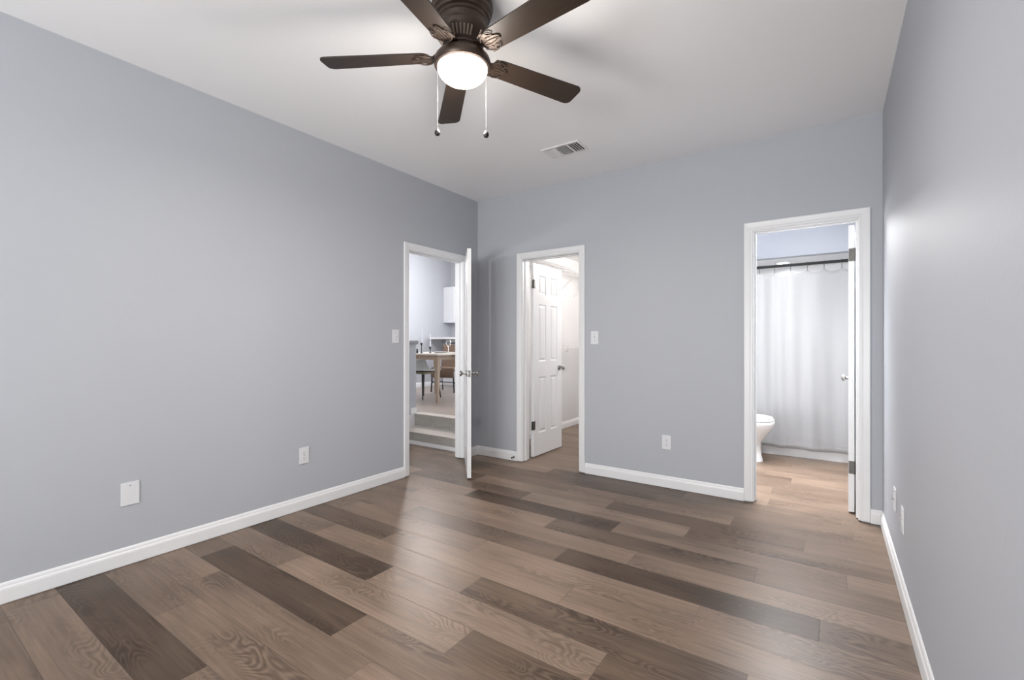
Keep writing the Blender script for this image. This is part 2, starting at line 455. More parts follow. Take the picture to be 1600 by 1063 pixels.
def casing(bm, axis, plane, out, a, b_, head, z0=0.010):
    """mitred casing around an opening a..b on a wall plane; out = +-1 is the side it stands on"""
    secs = []
    rev = 0.005
    for st_ in range(4):
        s = []
        for u, v in PROF:
            u += rev
            h_ = a - u if st_ < 2 else b_ + u
            z = z0 if st_ in (0, 3) else head + u
            s.append((h_, plane + out * v, z) if axis == 'x' else (plane + out * v, h_, z))
        secs.append(s)
    return loft(bm, secs)


def frame(name, axis, p_in, p_out, a, b_, label, stop_at):
    bm = BM()
    lo, hi = min(p_in, p_out), max(p_in, p_out)
    d = 1 if p_out > p_in else -1
    casing(bm, axis, p_in, -d, a, b_, HEAD); casing(bm, axis, p_out, d, a, b_, HEAD)
    s0, s1 = sorted((stop_at, stop_at + d * 0.034 * (1 if stop_at == p_in else 1)))

    def bx(h0, h1, q0, q1, z0, z1):
        if axis == 'x': box(bm, h0, h1, q0, q1, z0, z1, 0.001)
        else: box(bm, q0, q1, h0, h1, z0, z1, 0.001)
    bx(a - 0.018, a, lo, hi, 0.006, HEAD); bx(b_, b_ + 0.018, lo, hi, 0.006, HEAD); bx(a - 0.018, b_ + 0.018, lo, hi, HEAD, HEAD + 0.018)
    bx(a, a + 0.010, s0, s1, 0.006, HEAD); bx(b_ - 0.010, b_, s0, s1, 0.006, HEAD); bx(a + 0.010, b_ - 0.010, s0, s1, HEAD - 0.010, HEAD)
    return struct(name, bm, 'trim', label, 'door frame')


tr1 = frame('trim_1', 'y', XL, XL2, ENT[0], ENT[1], 'white casing and jamb of the entry doorway', XL - 0.040)
tr2 = frame('trim_2', 'x', YB, YB2, CLO[0], CLO[1], 'white casing and jamb of the closet doorway', YB2 - 0.078)
tr3 = frame('trim_3', 'x', YB, YB2, BAT[0], BAT[1], 'white casing and jamb of the bathroom doorway', YB2 - 0.078)
bm = BM(); box(bm, XL - 0.034, XL - 0.006, ENT[0] - 0.001, ENT[0] + 0.0015, 0.91, 0.97)
sp_ = obj('strike_plate', bm, 'hinge', tr1); sp_['label'] = 'dark metal strike plate on the left jamb'

# ------------------------------------------------------------------ baseboards
BPROF = [(0, 0), (0.013, 0), (0.014, 0.004), (0.014, 0.062), (0.0125, 0.070), (0.009, 0.076), (0.0085, 0.082), (0.006, 0.090), (0.003, 0.095), (0, 0.095)]


def bboard(name, segs, label, mat='trim'):
    bm = BM()
    for p0, p1, side in segs: prism(bm, BPROF, (*p0, 0.002), (*p1, 0.002), side=side)
    return struct(name, bm, mat, label, 'baseboard')


g_ = CW + 0.006
bboard('baseboard_left', [((XL, YREAR), (XL, ENT[0] - g_), (1, 0, 0)), ((XL, ENT[1] + g_), (XL, YB), (1, 0, 0))], 'white baseboard along the left wall')
bboard('baseboard_back', [((XL, YB), (CLO[0] - g_, YB), (0, -1, 0)), ((CLO[1] + g_, YB), (BAT[0] - g_, YB), (0, -1, 0)), ((BAT[1] + g_, YB), (XR, YB), (0, -1, 0))],
       'white baseboard along the far wall between the doorways')
bboard('baseboard_right', [((XR, YREAR), (XR, YB), (-1, 0, 0))], 'white baseboard along the right wall')
bboard('baseboard_closet', [((CX0, YB2 + 0.1), (CX0, CY1), (1, 0, 0)), ((CX0, CY1), (CX1, CY1), (0, -1, 0))], 'white baseboard inside the closet')
bm = BM(); prism(bm, BPROF, (DX0, DY0, ZD), (DX0, KY, ZD), side=(1, 0, 0)); prism(bm, BPROF, (DX0, KY, ZD), (-5.9, KY, ZD), side=(0, -1, 0))
struct('baseboard_dining', bm, 'trim', 'white baseboard of the far dining wall', 'baseboard')

# ------------------------------------------------------------------ steps, half wall beside them
PX = -4.41
bm = BM(); box(bm, PX, DX1 - 0.05, 3.846, 3.852, 0.004, 0.046); struct('trim_4', bm, 'trim', 'white strip along the foot of the tiled steps', 'trim')


def tiled_step(name, label, y0, y1, z0, z1):
    bm = BM()
    x = PX + 0.002; k = 0; wdt = 0.305
    while x < DX1 - 0.06:
        x2 = min(x + wdt, DX1 - 0.05)
        box(bm, x + 0.0015, x2 - 0.0015, y0, y0 + 0.012, z0, z1 - 0.013)
        x = x2; k += 1
    box(bm, PX + 0.002, DX1 - 0.05, y0 + 0.004, y1, z0, z1 - 0.014)
    o = struct(name, bm, 'tile', label, 'step')
    bm = BM(); x = PX + 0.002 - 0.14
    while x < DX1 - 0.06:
        xa, xb = max(x, PX + 0.002), min(x + 0.60, DX1 - 0.05)
        box(bm, xa + 0.0015, xb - 0.0015, y0 - 0.004, y1, z1 - 0.013, z1, 0.002)
        x += 0.60
    obj('tread', bm, 'tile_top', o)
    return o


tiled_step('step_lower', 'lower grey tiled step inside the entry doorway', 3.853, 4.158, 0.0, 0.149)
tiled_step('step_upper', 'upper grey tiled step leading to the dining floor', 4.159, 4.30, 0.149, ZD + 0.002)
bm = BM(); box(bm, PX - 0.12, PX, DY0, 4.195, 0, 1.195)
struct('wall_half', bm, 'wall', 'grey half wall beside the steps', 'wall')
bm = BM(); box(bm, PX - 0.145, PX + 0.025, DY0, 4.222, 1.195, 1.242, 0.006)
struct('trim_5', bm, 'grey_cap', 'dark grey cap on the half wall beside the steps', 'trim')
bm = BM()
box(bm, PX, PX + 0.014, 3.60, 3.853, 0.002, 0.13); box(bm, PX, PX + 0.014, 3.853, 4.10, 0.149, 0.29); box(bm, PX, PX + 0.014, 4.10, 4.196, 0.149, 0.375)
struct('trim_6', bm, 'trim', 'white stepped skirting at the foot of the half wall', 'trim')


# ------------------------------------------------------------------ doors
def panel_door(w_, h_, t_):
    """six-panel slab: x 0..w along the leaf, y 0..t thickness, z 0..h"""
    bm = BM()
    s, mid = 0.105 * w_ / 0.61, 0.10 * w_ / 0.61
    pw = (w_ - 2 * s - mid) / 2
    xs_ = [0, s, s + pw, s + pw + mid, w_ - s, w_]
    zs_ = [0, 0.235, 0.235 + 0.595, 0.235 + 0.595 + 0.165, 0.235 + 0.595 + 0.165 + 0.61, 0.235 + 0.595 + 0.165 + 0.61 + 0.105, h_ - 0.115, h_]
    for yy, sg in ((0.0, 1), (t_, -1)):
        for i in range(5):
            for j in range(7):
                x0, x1, z0, z1 = xs_[i], xs_[i + 1], zs_[j], zs_[j + 1]
                if i in (1, 3) and j in (1, 3, 5):
                    lv = [(0, 0), (0.010, 0.0065), (0.018, 0.0075), (0.036, 0.0018)]
                    rs = [[bm.verts.new((x, yy + sg * d, z)) for x, z in ((x0 + k, z0 + k), (x1 - k, z0 + k), (x1 - k, z1 - k), (x0 + k, z1 - k))] for k, d in lv]
                    for a, b_ in zip(rs, rs[1:]):
                        for k in range(4): bm.faces.new((a[k], a[(k + 1) % 4], b_[(k + 1) % 4], b_[k]))
                    bm.faces.new(rs[-1])
                else:
                    bm.faces.new([bm.verts.new((x, yy, z)) for x, z in ((x0, z0), (x1, z0), (x1, z1), (x0, z1))])
    for q in (((0, 0, 0), (0, t_, 0), (0, t_, h_), (0, 0, h_)), ((w_, 0, 0), (w_, t_, 0), (w_, t_, h_), (w_, 0, h_)),
              ((0, 0, 0), (w_, 0, 0), (w_, t_, 0), (0, t_, 0)), ((0, 0, h_), (w_, 0, h_), (w_, t_, h_), (0, t_, h_))):
        bm.faces.new([bm.verts.new(p) for p in q])
    bmesh.ops.remove_doubles(bm, verts=bm.verts, dist=1e-5)
    return bm


ROTX = lambda a: Matrix.Rotation(a, 4, 'X')


def knob_bm(x, y, z, sgn):
    """round door knob on a rosette, axis along y"""
    pr = [(0.0, 0.0), (0.032, 0.0), (0.032, 0.004), (0.026, 0.008), (0.012, 0.010), (0.011, 0.030), (0.018, 0.034), (0.026, 0.042), (0.0275, 0.050), (0.024, 0.058), (0.014, 0.063), (0.0, 0.064)]
    m_ = Matrix.Translation((x, y, z)) @ ROTX(-PI / 2 * sgn)
    return lathe(BM(), pr, 24, mat=m_)


def hinge_leafs(zc, w_=0.032, y=0.0):
    bm = BM()
    box(bm, -0.003, -0.0005, y + 0.002, y + w_, zc - 0.045, zc + 0.045)
    lathe(bm, [(0, -0.047), (0.006, -0.046), (0.006, 0.046), (0, 0.047)], 12, c=(-0.004, y - 0.004, zc))
    for dz in (-0.028, 0.0, 0.028): lathe(bm, [(0, 0), (0.004, 0.0), (0.003, 0.0012), (0, 0.0015)], 10, mat=Matrix.Translation((-0.003, y + 0.018, zc + dz)) @ Matrix.Rotation(-PI / 2, 4, 'Y'))
    return bm


def make_door(name, label, loc, rz, w_, handles):
    t_ = 0.035; h_ = 2.030
    d = obj(name, panel_door(w_, h_, t_), 'trim'); tag(d, label, 'door', kind='structure')
    d.location = loc; d.rotation_euler = (0, 0, rz)
    return d, t_, h_


# entry door: hinged at the far jamb, standing open about 42 degrees into the room
d1, t_, h_ = make_door('door_1', 'white entry door standing open, seen nearly edge on', (XL + 0.022, ENT[1] - 0.002, 0.014), math.atan2(-0.738, 0.675), 0.728, True)
for sg, yy in ((-1, 0.0), (1, t_)):
    bm = BM()
    m_ = Matrix.Translation((0.668, yy, 0.922)) @ ROTX(-PI / 2 * sg)
    lathe(bm, [(0, 0), (0.031, 0), (0.031, 0.005), (0.024, 0.009), (0.011, 0.011), (0.010, 0.040), (0.015, 0.043), (0.024, 0.050), (0.026, 0.057), (0.022, 0.066), (0, 0.068)], 24, mat=m_)
    obj('door_knob', bm, 'nickel', d1, smooth=True)
bm = BM(); box(bm, 0.7275, 0.7292, 0.006, 0.029, 0.893, 0.951); box(bm, 0.728, 0.738, 0.012, 0.023, 0.912, 0.932, 0.002)
obj('latch', bm, 'nickel', d1)
for z in (0.21, 1.02, 1.83):
    bm = BM(); box(bm, -0.0025, -0.0004, 0.003, 0.033, z - 0.045, z + 0.045); lathe(bm, [(0, -0.047), (0.006, -0.046), (0.006, 0.046), (0, 0.047)], 12, c=(-0.004, t_ + 0.005, z))
    obj('hinge', bm, 'hinge', d1)

# closet door: swung back into the closet, square to the wall
d2, t_, h_ = make_door('door_2', 'white six-panel closet door swung open into the closet', (CLO[0] + 0.010, YB2 + 0.072, 0.016), PI / 2, 0.610, True)
obj('door_knob', knob_bm(0.550, 0.0, 0.915, -1), 'nickel', d2, smooth=True); obj('door_knob', knob_bm(0.550, t_, 0.915, 1), 'nickel', d2, smooth=True)
for z in (0.325, 1.81):
    bm = BM()
    box(bm, -0.002, 0.030, -0.0022, -0.0004, z - 0.045, z + 0.045); box(bm, -0.036, -0.006, -0.0022 + 0.004, 0.0006 + 0.004, z - 0.045, z + 0.045)
    lathe(bm, [(0, -0.047), (0.006, -0.046), (0.006, 0.046), (0, 0.047)], 12, c=(-0.004, -0.004, z))
    obj('hinge', bm, 'hinge', d2)
# bathroom door: open square into the bathroom, only its hinge edge shows
d3, t_, h_ = make_door('door_3', 'white bathroom door open into the bathroom, showing its hinge edge', (BAT[1] - 0.016, YB2 + 0.022, 0.012), PI / 2 - math.radians(3.2), 0.610, True)
obj('door_knob', knob_bm(0.550, t_, 0.915, 1), 'nickel', d3, smooth=True); obj('door_knob', knob_bm(0.550, 0.0, 0.915, -1), 'nickel', d3, smooth=True)
for z in (0.315, 1.82):
    bm = BM(); box(bm, -0.0025, -0.0004, 0.003, 0.033, z - 0.045, z + 0.045)
    lathe(bm, [(0, -0.047), (0.006, -0.046), (0.006, 0.046), (0, 0.047)], 12, c=(-0.006, -0.004, z))
    for dz in (-0.028, 0.0, 0.028): lathe(bm, [(0, 0), (0.004, 0.0), (0.003, 0.0012), (0, 0.0015)], 10, mat=Matrix.Translation((-0.0025, 0.02, z + dz)) @ Matrix.Rotation(-PI / 2, 4, 'Y'))
    obj('hinge', bm, 'hinge', d3)

# ------------------------------------------------------------------ ceiling fan
FC = (-1.362, 1.578)
fan = thing('ceiling_fan', 'dark bronze five-blade ceiling fan with a lit dome light', 'ceiling fan', (FC[0], FC[1], H))


def zz(pr): return [(r, z - H) for r, z in pr]


obj('housing', lathe(BM(), zz([(0, H - .001), (0.128, H - .001), (0.136, 2.730), (0.137, 2.705), (0.131, 2.697), (0.133, 2.690), (0.131, 2.682), (0.124, 2.676), (0.125, 2.668), (0.122, 2.661), (0.113, 2.655),
                               (0.112, 2.646), (0.106, 2.640), (0.101, 2.625), (0.100, 2.617), (0.105, 2.612), (0, 2.610)]), 56), 'bronze', fan, smooth=True, angle=25)
hub = obj('motor_hub', lathe(BM(), zz([(0, 2.614), (0.108, 2.613), (0.117, 2.608), (0.1195, 2.600), (0.117, 2.589), (0.110, 2.577), (0.082, 2.538), (0.076, 2.532), (0.074, 2.522), (0, 2.520)]), 56), 'bronze', fan, smooth=True, angle=25)
for k in range(40):
    a = 2 * PI * k / 40
    if k % 8 in (6, 7): continue
    p0 = Vector((0.1085 * math.cos(a), 0.1085 * math.sin(a), 2.573 - H)); p1 = Vector((0.0855 * math.cos(a), 0.0855 * math.sin(a), 2.5415 - H))
    o = obj('vent_rib', tube(BM(), [p0, (p0 + p1) / 2 + Vector((math.cos(a) * .001, math.sin(a) * .001, -.001)), p1], 0.0046, 6), 'rib', hub, smooth=True); o['label'] = 'paler rib of the motor vents'
obj('light_fitter', lathe(BM(), zz([(0, 2.530), (0.072, 2.529), (0.078, 2.522), (0.084, 2.512), (0.098, 2.500), (0.113, 2.490), (0.123, 2.478), (0.127, 2.464), (0.126, 2.450), (0.121, 2.442), (0.112, 2.440), (0.112, 2.452), (0, 2.455)]), 56),
    'bronze', fan, smooth=True, angle=30)
dome = [(0.111, 2.446), (0.1115, 2.438)] + [(0.1115 * math.cos(q * PI / 20), 2.438 - 0.068 * math.sin(q * PI / 20)) for q in range(1, 10)] + [(0, 2.370)]
o = obj('lamp_shade', lathe(BM(), zz([(0, 2.447)] + dome), 48), 'lamp_glass', fan, smooth=True); o['label'] = 'glowing frosted glass dome'
ZB = 2.495
PITCH = math.radians(-11)
for k in range(5):
    ang = math.radians(66 + 72 * k)
    Rm = Matrix.Rotation(ang, 4, 'Z') @ Matrix.Translation((0, 0, ZB - H)) @ Matrix.Rotation(PITCH, 4, 'X')
    out = []
    R0, R1, W0, W1, c_ = 0.145, 0.645, 0.052, 0.064, 0.030
    for q in range(7): a = PI + (PI / 2) * (1 - q / 6) ; out.append((R0 + c_ + c_ * math.cos(a), W0 - c_ - 0 * c_ + (-c_) * math.sin(a)))
    out = []
    # outline with rounded corners: root narrow, tip wide
    for cx_, cy_, a0 in ((R1 - 0.03, W1 - 0.03, 0), (R0 + 0.045, W0 - 0.045, PI / 2), (R0 + 0.045, -W0 + 0.045, PI), (R1 - 0.03, -W1 + 0.03, 1.5 * PI)):
        rr = 0.03 if cx_ > 0.4 else 0.045
        for q in range(7): out.append((cx_ + rr * math.cos(a0 + q * PI / 12), cy_ + rr * math.sin(a0 + q * PI / 12)))
    bm = BM(); loft(bm, [[(x, y, z) for x, y in out] for z in (-0.0032, 0.0032)])
    bl_ = obj('blade', bm, 'blade', fan); bl_.matrix_basis = Rm
    # scrolled blade iron: a curved arm from the hub and a three-lobed plate under the blade root
    bm = BM()
    arm = [(0.066, 0.0, 0.028), (0.090, 0.0, 0.026), (0.112, 0.0, 0.012), (0.132, 0, -0.004), (0.165, 0.0, -0.0065)]
    secs = []
    for (x, y, z), hw in zip(arm, (0.020, 0.018, 0.017, 0.022, 0.026)):
        secs.append([(x, -hw, z - 0.003), (x, hw, z - 0.003), (x, hw, z + 0.003), (x, -hw, z + 0.003)])
    loft(bm, secs)
    lobes = []
    for q in range(40):
        a = 2 * PI * q / 40
        r_ = 0.034 + 0.011 * math.cos(3 * a) + 0.004 * math.cos(6 * a)
        lobes.append((0.178 + 1.05 * r_ * math.cos(a), 1.22 * r_ * math.sin(a)))
    loft(bm, [[(x, y, z) for x, y in lobes] for z in (-0.0085, -0.0035)])
    ir = obj('blade_iron', bm, 'bronze', bl_)
    bm = BM()
    for sg in (1, -1):
        tube(bm, [(0.132, sg * 0.018, -0.009), (0.150, sg * 0.036, -0.010), (0.172, sg * 0.048, -0.010), (0.196, sg * 0.043, -0.010), (0.206, sg * 0.030, -0.010), (0.190, sg * 0.020, -0.010), (0.176, sg * 0.026, -0.010)], 0.0035, 6, 0.0022)
        tube(bm, [(0.145, sg * 0.004, -0.010), (0.172, sg * 0.010, -0.010), (0.204, sg * 0.006, -0.010), (0.226, sg * 0.002, -0.010)], 0.0028, 6, 0.002)
    for x, y in ((0.168, 0.024), (0.168, -0.024), (0.206, 0.0)): lathe(bm, [(0, -0.0125), (0.004, -0.0115), (0.005, -0.0095), (0.005, -0.008), (0, -0.0078)], 12, c=(x, y, 0))
    o = obj('scrollwork', bm, 'bronze_hi', bl_, smooth=True)
# two pull chains with dark knobs
for lat, zt, zb in ((-0.1125, 2.452, 2.166), (0.106, 2.452, 2.157)):
    ax, ay = lat * math.cos(YAW), lat * math.sin(YAW)
    bm = BM(); n_ = 46
    for q in range(n_):
        z = zt + (zb - zt) * q / (n_ - 1) - H
        lathe(bm, [(0, -0.0012), (0.0012, -0.0005), (0.0012, 0.0005), (0, 0.0012)], 6, c=(ax, ay, z))
    tube(bm, [(ax, ay, zt - H), (ax, ay, zb - H)], 0.0006, 5)
    ch = obj('pull_chain', bm, 'chain', fan); ch['label'] = 'pale beaded pull chain'
    obj('pull_knob', lathe(BM(), [(0, 0.006), (0.004, 0.005), (0.005, 0.001), (0.010, -0.004), (0.0125, -0.012), (0.0125, -0.018), (0.009, -0.025), (0, -0.028)], 20, c=(ax, ay, zb - H)), 'black', ch, smooth=True)
# the lamp's own light
fl_ = area('fan_lamp', (FC[0], FC[1], 2.362), (0, 0, 0), 0.16, 0.16, 32, (1.0, 0.93, 0.86)); fl_.data.shape = 'DISK'
point('fan_lamp_glow', (FC[0], FC[1], 2.30), 20, (1.0, 0.93, 0.86), 0.11)

# ------------------------------------------------------------------ ceiling vent
vt = thing('ceiling_vent', 'white rectangular air vent with louvers in the ceiling', 'air vent', (-1.735, 3.24, H), 0.0)
bm = BM(); vx, vy = 0.165, 0.098
for a, b_, c_, d in ((-vx, vx, -vy, -vy + 0.022), (-vx, vx, vy - 0.022, vy), (-vx, -vx + 0.022, -vy + 0.022, vy - 0.022), (vx - 0.022, vx, -vy + 0.022, vy - 0.022)):
    box(bm, a, b_, c_, d, -0.007, -0.0005, 0.002)
for xx in (-0.052, 0.052): box(bm, xx - 0.006, xx + 0.006, -vy + 0.022, vy - 0.022, -0.006, -0.002)
obj('vent_frame', bm, 'vent', vt)
bm = BM(); box(bm, -vx + 0.02, vx - 0.02, -vy + 0.02, vy - 0.02, -0.0015, -0.0006); obj('duct_opening', bm, 'slot', vt)
for x0, n_, tilt, hw in ((-0.130, 4, -0.70, 0.0095), (0.130, 4, 0.45, 0.0080)):
    for k in range(n_):
        x = x0 + (0.0205 * k if x0 < 0 else -0.0205 * k)
        bm = BM(); box(bm, -hw, hw, -vy + 0.022, vy - 0.022, -0.0006, 0.0006, mat=Matrix.Translation((x, 0, -0.0095)) @ Matrix.Rotation(tilt, 4, 'Y'))
        obj('louver', bm, 'vent', vt)
for k in range(7):
    y = -0.066 + 0.022 * k
    bm = BM(); box(bm, -0.046, 0.046, -0.010, 0.010, -0.0006, 0.0006, mat=Matrix.Translation((0, y, -0.0095)) @ Matrix.Rotation(0.72, 4, 'X'))
    obj('louver', bm, 'vent', vt)


# ------------------------------------------------------------------ wall plates (built facing -y, wall at y = 0)
def plate_root(name, label, cat, loc, rz, w_=0.074, h_=0.118, group=None):
    r = thing(name, label, cat, loc, rz, group)
    bm = BM(); box(bm, -w_ / 2, w_ / 2, -0.0062, -0.0004, -h_ / 2, h_ / 2, 0.0022)
    obj('cover_plate', bm, 'plate', r)
    return r


def screw(r, x, z):
    bm = lathe(BM(), [(0, 0), (0.0035, 0), (0.003, 0.0011), (0, 0.0014)], 12, mat=Matrix.Translation((x, -0.0061, z)) @ ROTX(PI / 2))
    box(bm, x - 0.0025, x + 0.0025, -0.0079, -0.0070, z - 0.0004, z + 0.0004)
    obj('screw', bm, 'nickel', r)


def outlet(label, loc, rz):
    r = plate_root('wall_outlet', label, 'outlet', loc, rz)
    for dz in (0.0195, -0.0195):
        pts = []
        for q in range(24):
            a = 2 * PI * q / 24
            pts.append((max(-0.0165, min(0.0165, 0.0175 * math.cos(a))), max(-0.0135, min(0.0135, 0.0175 * math.sin(a)))))
        bm = BM(); loft(bm, [[(x, -0.0060, z + dz) for x, z in pts], [(x, -0.0082, z + dz) for x, z in pts]])
        s = obj('socket', bm, 'plate', r)
        bm = BM(); box(bm, -0.0075, -0.0052, -0.0086, -0.0078, dz - 0.002, dz + 0.0065); box(bm, 0.0052, 0.0072, -0.0086, -0.0078, dz - 0.001, dz + 0.006)
        lathe(bm, [(0, 0), (0.0026, 0), (0.0026, 0.0008), (0, 0.0008)], 12, mat=Matrix.Translation((0, -0.0078, dz - 0.0075)) @ ROTX(PI / 2))
        o = obj('slots', bm, 'slot', s)
    screw(r, 0, 0)
    return r


def switch(label, loc, rz):
    r = plate_root('light_switch', label, 'light switch', loc, rz)
    bm = BM(); box(bm, -0.0065, 0.0065, -0.0078, -0.0058, -0.0125, 0.0125, 0.0006); b_ = obj('switch_bezel', bm, 'plate', r)
    bm = BM(); box(bm, -0.0045, 0.0045, -0.016, 0.0, -0.004, 0.004, 0.001, mat=Matrix.Translation((0, -0.0072, 0.002)) @ ROTX(-0.5)); obj('toggle', bm, 'plate', r)
    for z in (0.030, -0.030): screw(r, 0, z)
    return r


LW, RW = PI / 2, -PI / 2
outlet('white wall outlet on the left wall, nearer the entry doorway', (XL, 1.900, 0.390), LW)
outlet('white wall outlet on the far wall between the closet and bathroom', (-1.132, YB, 0.378), 0)
switch('white light switch on the left wall beside the entry doorway', (XL, 2.757, 1.267), LW)
switch('white light switch on the far wall beside the closet doorway', (-1.781, YB, 1.257), 0)
bp_ = plate_root('blank_cover_plate', 'larger blank white plate low on the left wall', 'wall plate', (XL, 0.887, 0.385), LW, 0.082, 0.124)
screw(bp_, 0, 0.044)
# right wall: a jack plate, then an outlet nearer the viewpoint
jp = plate_root('jack_plate', 'white jack plate low on the right wall, nearer the bathroom doorway', 'wall plate', (XR, 3.165, 0.380), RW)
bm = lathe(BM(), [(0, 0), (0.0055, 0), (0.0055, 0.004), (0.0045, 0.004), (0.0045, 0.012), (0, 0.012)], 12, mat=Matrix.Translation((0, -0.006, 0)) @ ROTX(PI / 2))
obj('jack', bm, 'nickel', jp)
for z in (0.042, -0.042): screw(jp, 0, z)
outlet('white wall outlet on the right wall, nearer the viewpoint than the jack plate', (XR, 2.842, 0.372), RW)

# door stop screwed to the baseboard by the closet
ds = thing('door_stop', 'small dark spring door stop on the baseboard beside the closet doorway', 'door stop', (-2.672, YB - 0.0135, 0.040))
bm = BM(); lathe(bm, [(0, 0), (0.011, 0), (0.010, 0.005), (0.006, 0.008), (0.0045, 0.03), (0, 0.03)], 16, mat=ROTX(PI / 2)); obj('stop_base', bm, 'hinge', ds, smooth=True)
bm = BM(); lathe(bm, [(0, 0.03), (0.008, 0.03), (0.009, 0.036), (0.007, 0.044), (0, 0.045)], 16, mat=ROTX(PI / 2)); obj('rubber_tip', bm, 'slot', ds, smooth=True)

# ------------------------------------------------------------------ closet shelves
def wire_shelf(label, y0, y1, z, depth=0.31):
    r = thing('wire_shelf', label, 'shelf', (CX0, y0, z), 0)
    L_ = y1 - y0
    bm = BM(); n_ = int(L_ / 0.0254)
    for k in range(n_ + 1):
        y = L_ * k / n_
        tube(bm, [(0.004, y, 0), (depth, y, 0), (depth, y, -0.030)], 0.0019, 5)
    o = obj('wire_deck', bm, 'wire', r)
    bm = BM()
    for x, zq in ((0.006, -0.004), (depth * 0.5, -0.004), (depth - 0.004, -0.004), (depth - 0.004, -0.030)): tube(bm, [(x, 0, zq), (x, L_, zq)], 0.0034, 6)
    obj('rail', bm, 'wire', r)
    return r


def shelf_brace(r, y, depth=0.31, drop=0.29):
    bm = BM(); tube(bm, [(depth - 0.004, y, -0.034), (0.012, y, -drop)], 0.0055, 8); box(bm, 0.001, 0.010, y - 0.010, y + 0.010, -drop - 0.022, -drop + 0.012, 0.002)
    obj('brace', bm, 'wire', r)


def shelf_hook(r, y, depth=0.31):
    bm = BM(); tube(bm, [(depth - 0.004, y, -0.030), (depth + 0.012, y, -0.045), (depth + 0.014, y, -0.066), (depth - 0.004, y, -0.080), (depth - 0.024, y, -0.070)], 0.0045, 7)
    obj('rod_hook', bm, 'wire', r)


s1 = wire_shelf('white wire shelf high on the closet wall above the open door', 4.42, 6.55, 2.195)
for y in (0.55, 1.20, 1.70): shelf_brace(s1, y)
for y in (0.4, 0.95, 1.5): shelf_hook(s1, y)
s2 = wire_shelf('white wire shelf at mid height on the closet wall beside the door knob', 5.15, 6.55, 1.180)
for y in (0.16, 0.62, 1.05): shelf_hook(s2, y)

# ------------------------------------------------------------------ bathroom
tb = thing('bathtub', 'white bathtub behind the shower curtain', 'bathtub', (BX0, TY, 0))
TW, TD, TH = XR - BX0 - 0.004, BY1 - TY - 0.004, 0.50
bm = BM()
def rrect(x0, x1, y0, y1, z, r, n=6):
    p = []
    for cx_, cy_, a0 in ((x1 - r, y1 - r, 0), (x0 + r, y1 - r, PI / 2), (x0 + r, y0 + r, PI), (x1 - r, y0 + r, 1.5 * PI)):
        for q in range(n + 1): p.append((cx_ + r * math.cos(a0 + q * PI / 2 / n), cy_ + r * math.sin(a0 + q * PI / 2 / n), z))
    return p
loft(bm, [rrect(0.002, TW, 0.018, TD, 0.0, 0.006), rrect(0.002, TW, 0.014, TD, 0.06, 0.006), rrect(0.002, TW, 0.006, TD, 0.44, 0.006), rrect(0.002, TW, 0.0, TD, TH - 0.03, 0.006), rrect(0.004, TW - 0.002, 0.004, TD - 0.002, TH, 0.01),
          rrect(0.07, TW - 0.07, 0.08, TD - 0.07, TH - 0.002, 0.12), rrect(0.09, TW - 0.09, 0.095, TD - 0.085, TH - 0.04, 0.13), rrect(0.14, TW - 0.16, 0.13, TD - 0.12, 0.12, 0.15)])
obj('basin', bm, 'tub', tb, smooth=True, angle=50)
bm = lathe(BM(), [(0, 0.0), (0.022, 0.0), (0.022, 0.002), (0.010, 0.003), (0, 0.0025)], 20, c=(TW - 0.30, TD / 2, 0.121)); obj('drain', bm, 'nickel', tb)

# grey bath mat hung over the rim of the tub
bm = BM()
mx0, mx1 = -0.50, -0.10
path = [(TY - 0.010, 0.28), (TY - 0.010, 0.36), (TY - 0.010, 0.45), (TY - 0.009, 0.497), (TY + 0.0, 0.5065), (TY + 0.03, 0.508), (TY + 0.06, 0.507)]
secs = []
for q in range(13):
    x = mx0 + (mx1 - mx0) * q / 12; wob = 0.0015 * math.sin(q * 1.3)
    secs.append([(x, y - 0.003 + wob, z + (0.003 if z > 0.5 else 0)) for y, z in path] + [(x, y + 0.003 + wob, z - (0.002 if z > 0.5 else 0)) for y, z in reversed(path)])
loft(bm, secs)
tag(obj('bath_mat', bm, 'mat', smooth=True), 'grey bath mat showing through the lower shower curtain', 'bath mat')

ROD_Y, ROD_Z = 5.69, 2.032
bm = BM(); tube(bm, [(BX0 + 0.002, ROD_Y, ROD_Z), (XR - 0.002, ROD_Y, ROD_Z)], 0.0150, 14)
rd = tag(obj('curtain_rod', bm, 'black', smooth=True), 'black shower curtain rod across the tub alcove', 'curtain rod')
for x, s in ((BX0 + 0.001, 1), (XR - 0.001, -1)):
    bm = lathe(BM(), [(0, 0), (0.028, 0), (0.026, 0.008), (0.016, 0.016), (0, 0.016)], 20, mat=Matrix.Translation((x, ROD_Y, ROD_Z)) @ Matrix.Rotation(PI / 2 * s, 4, 'Y'))
    obj('rod_flange', bm, 'black', rd, smooth=True)
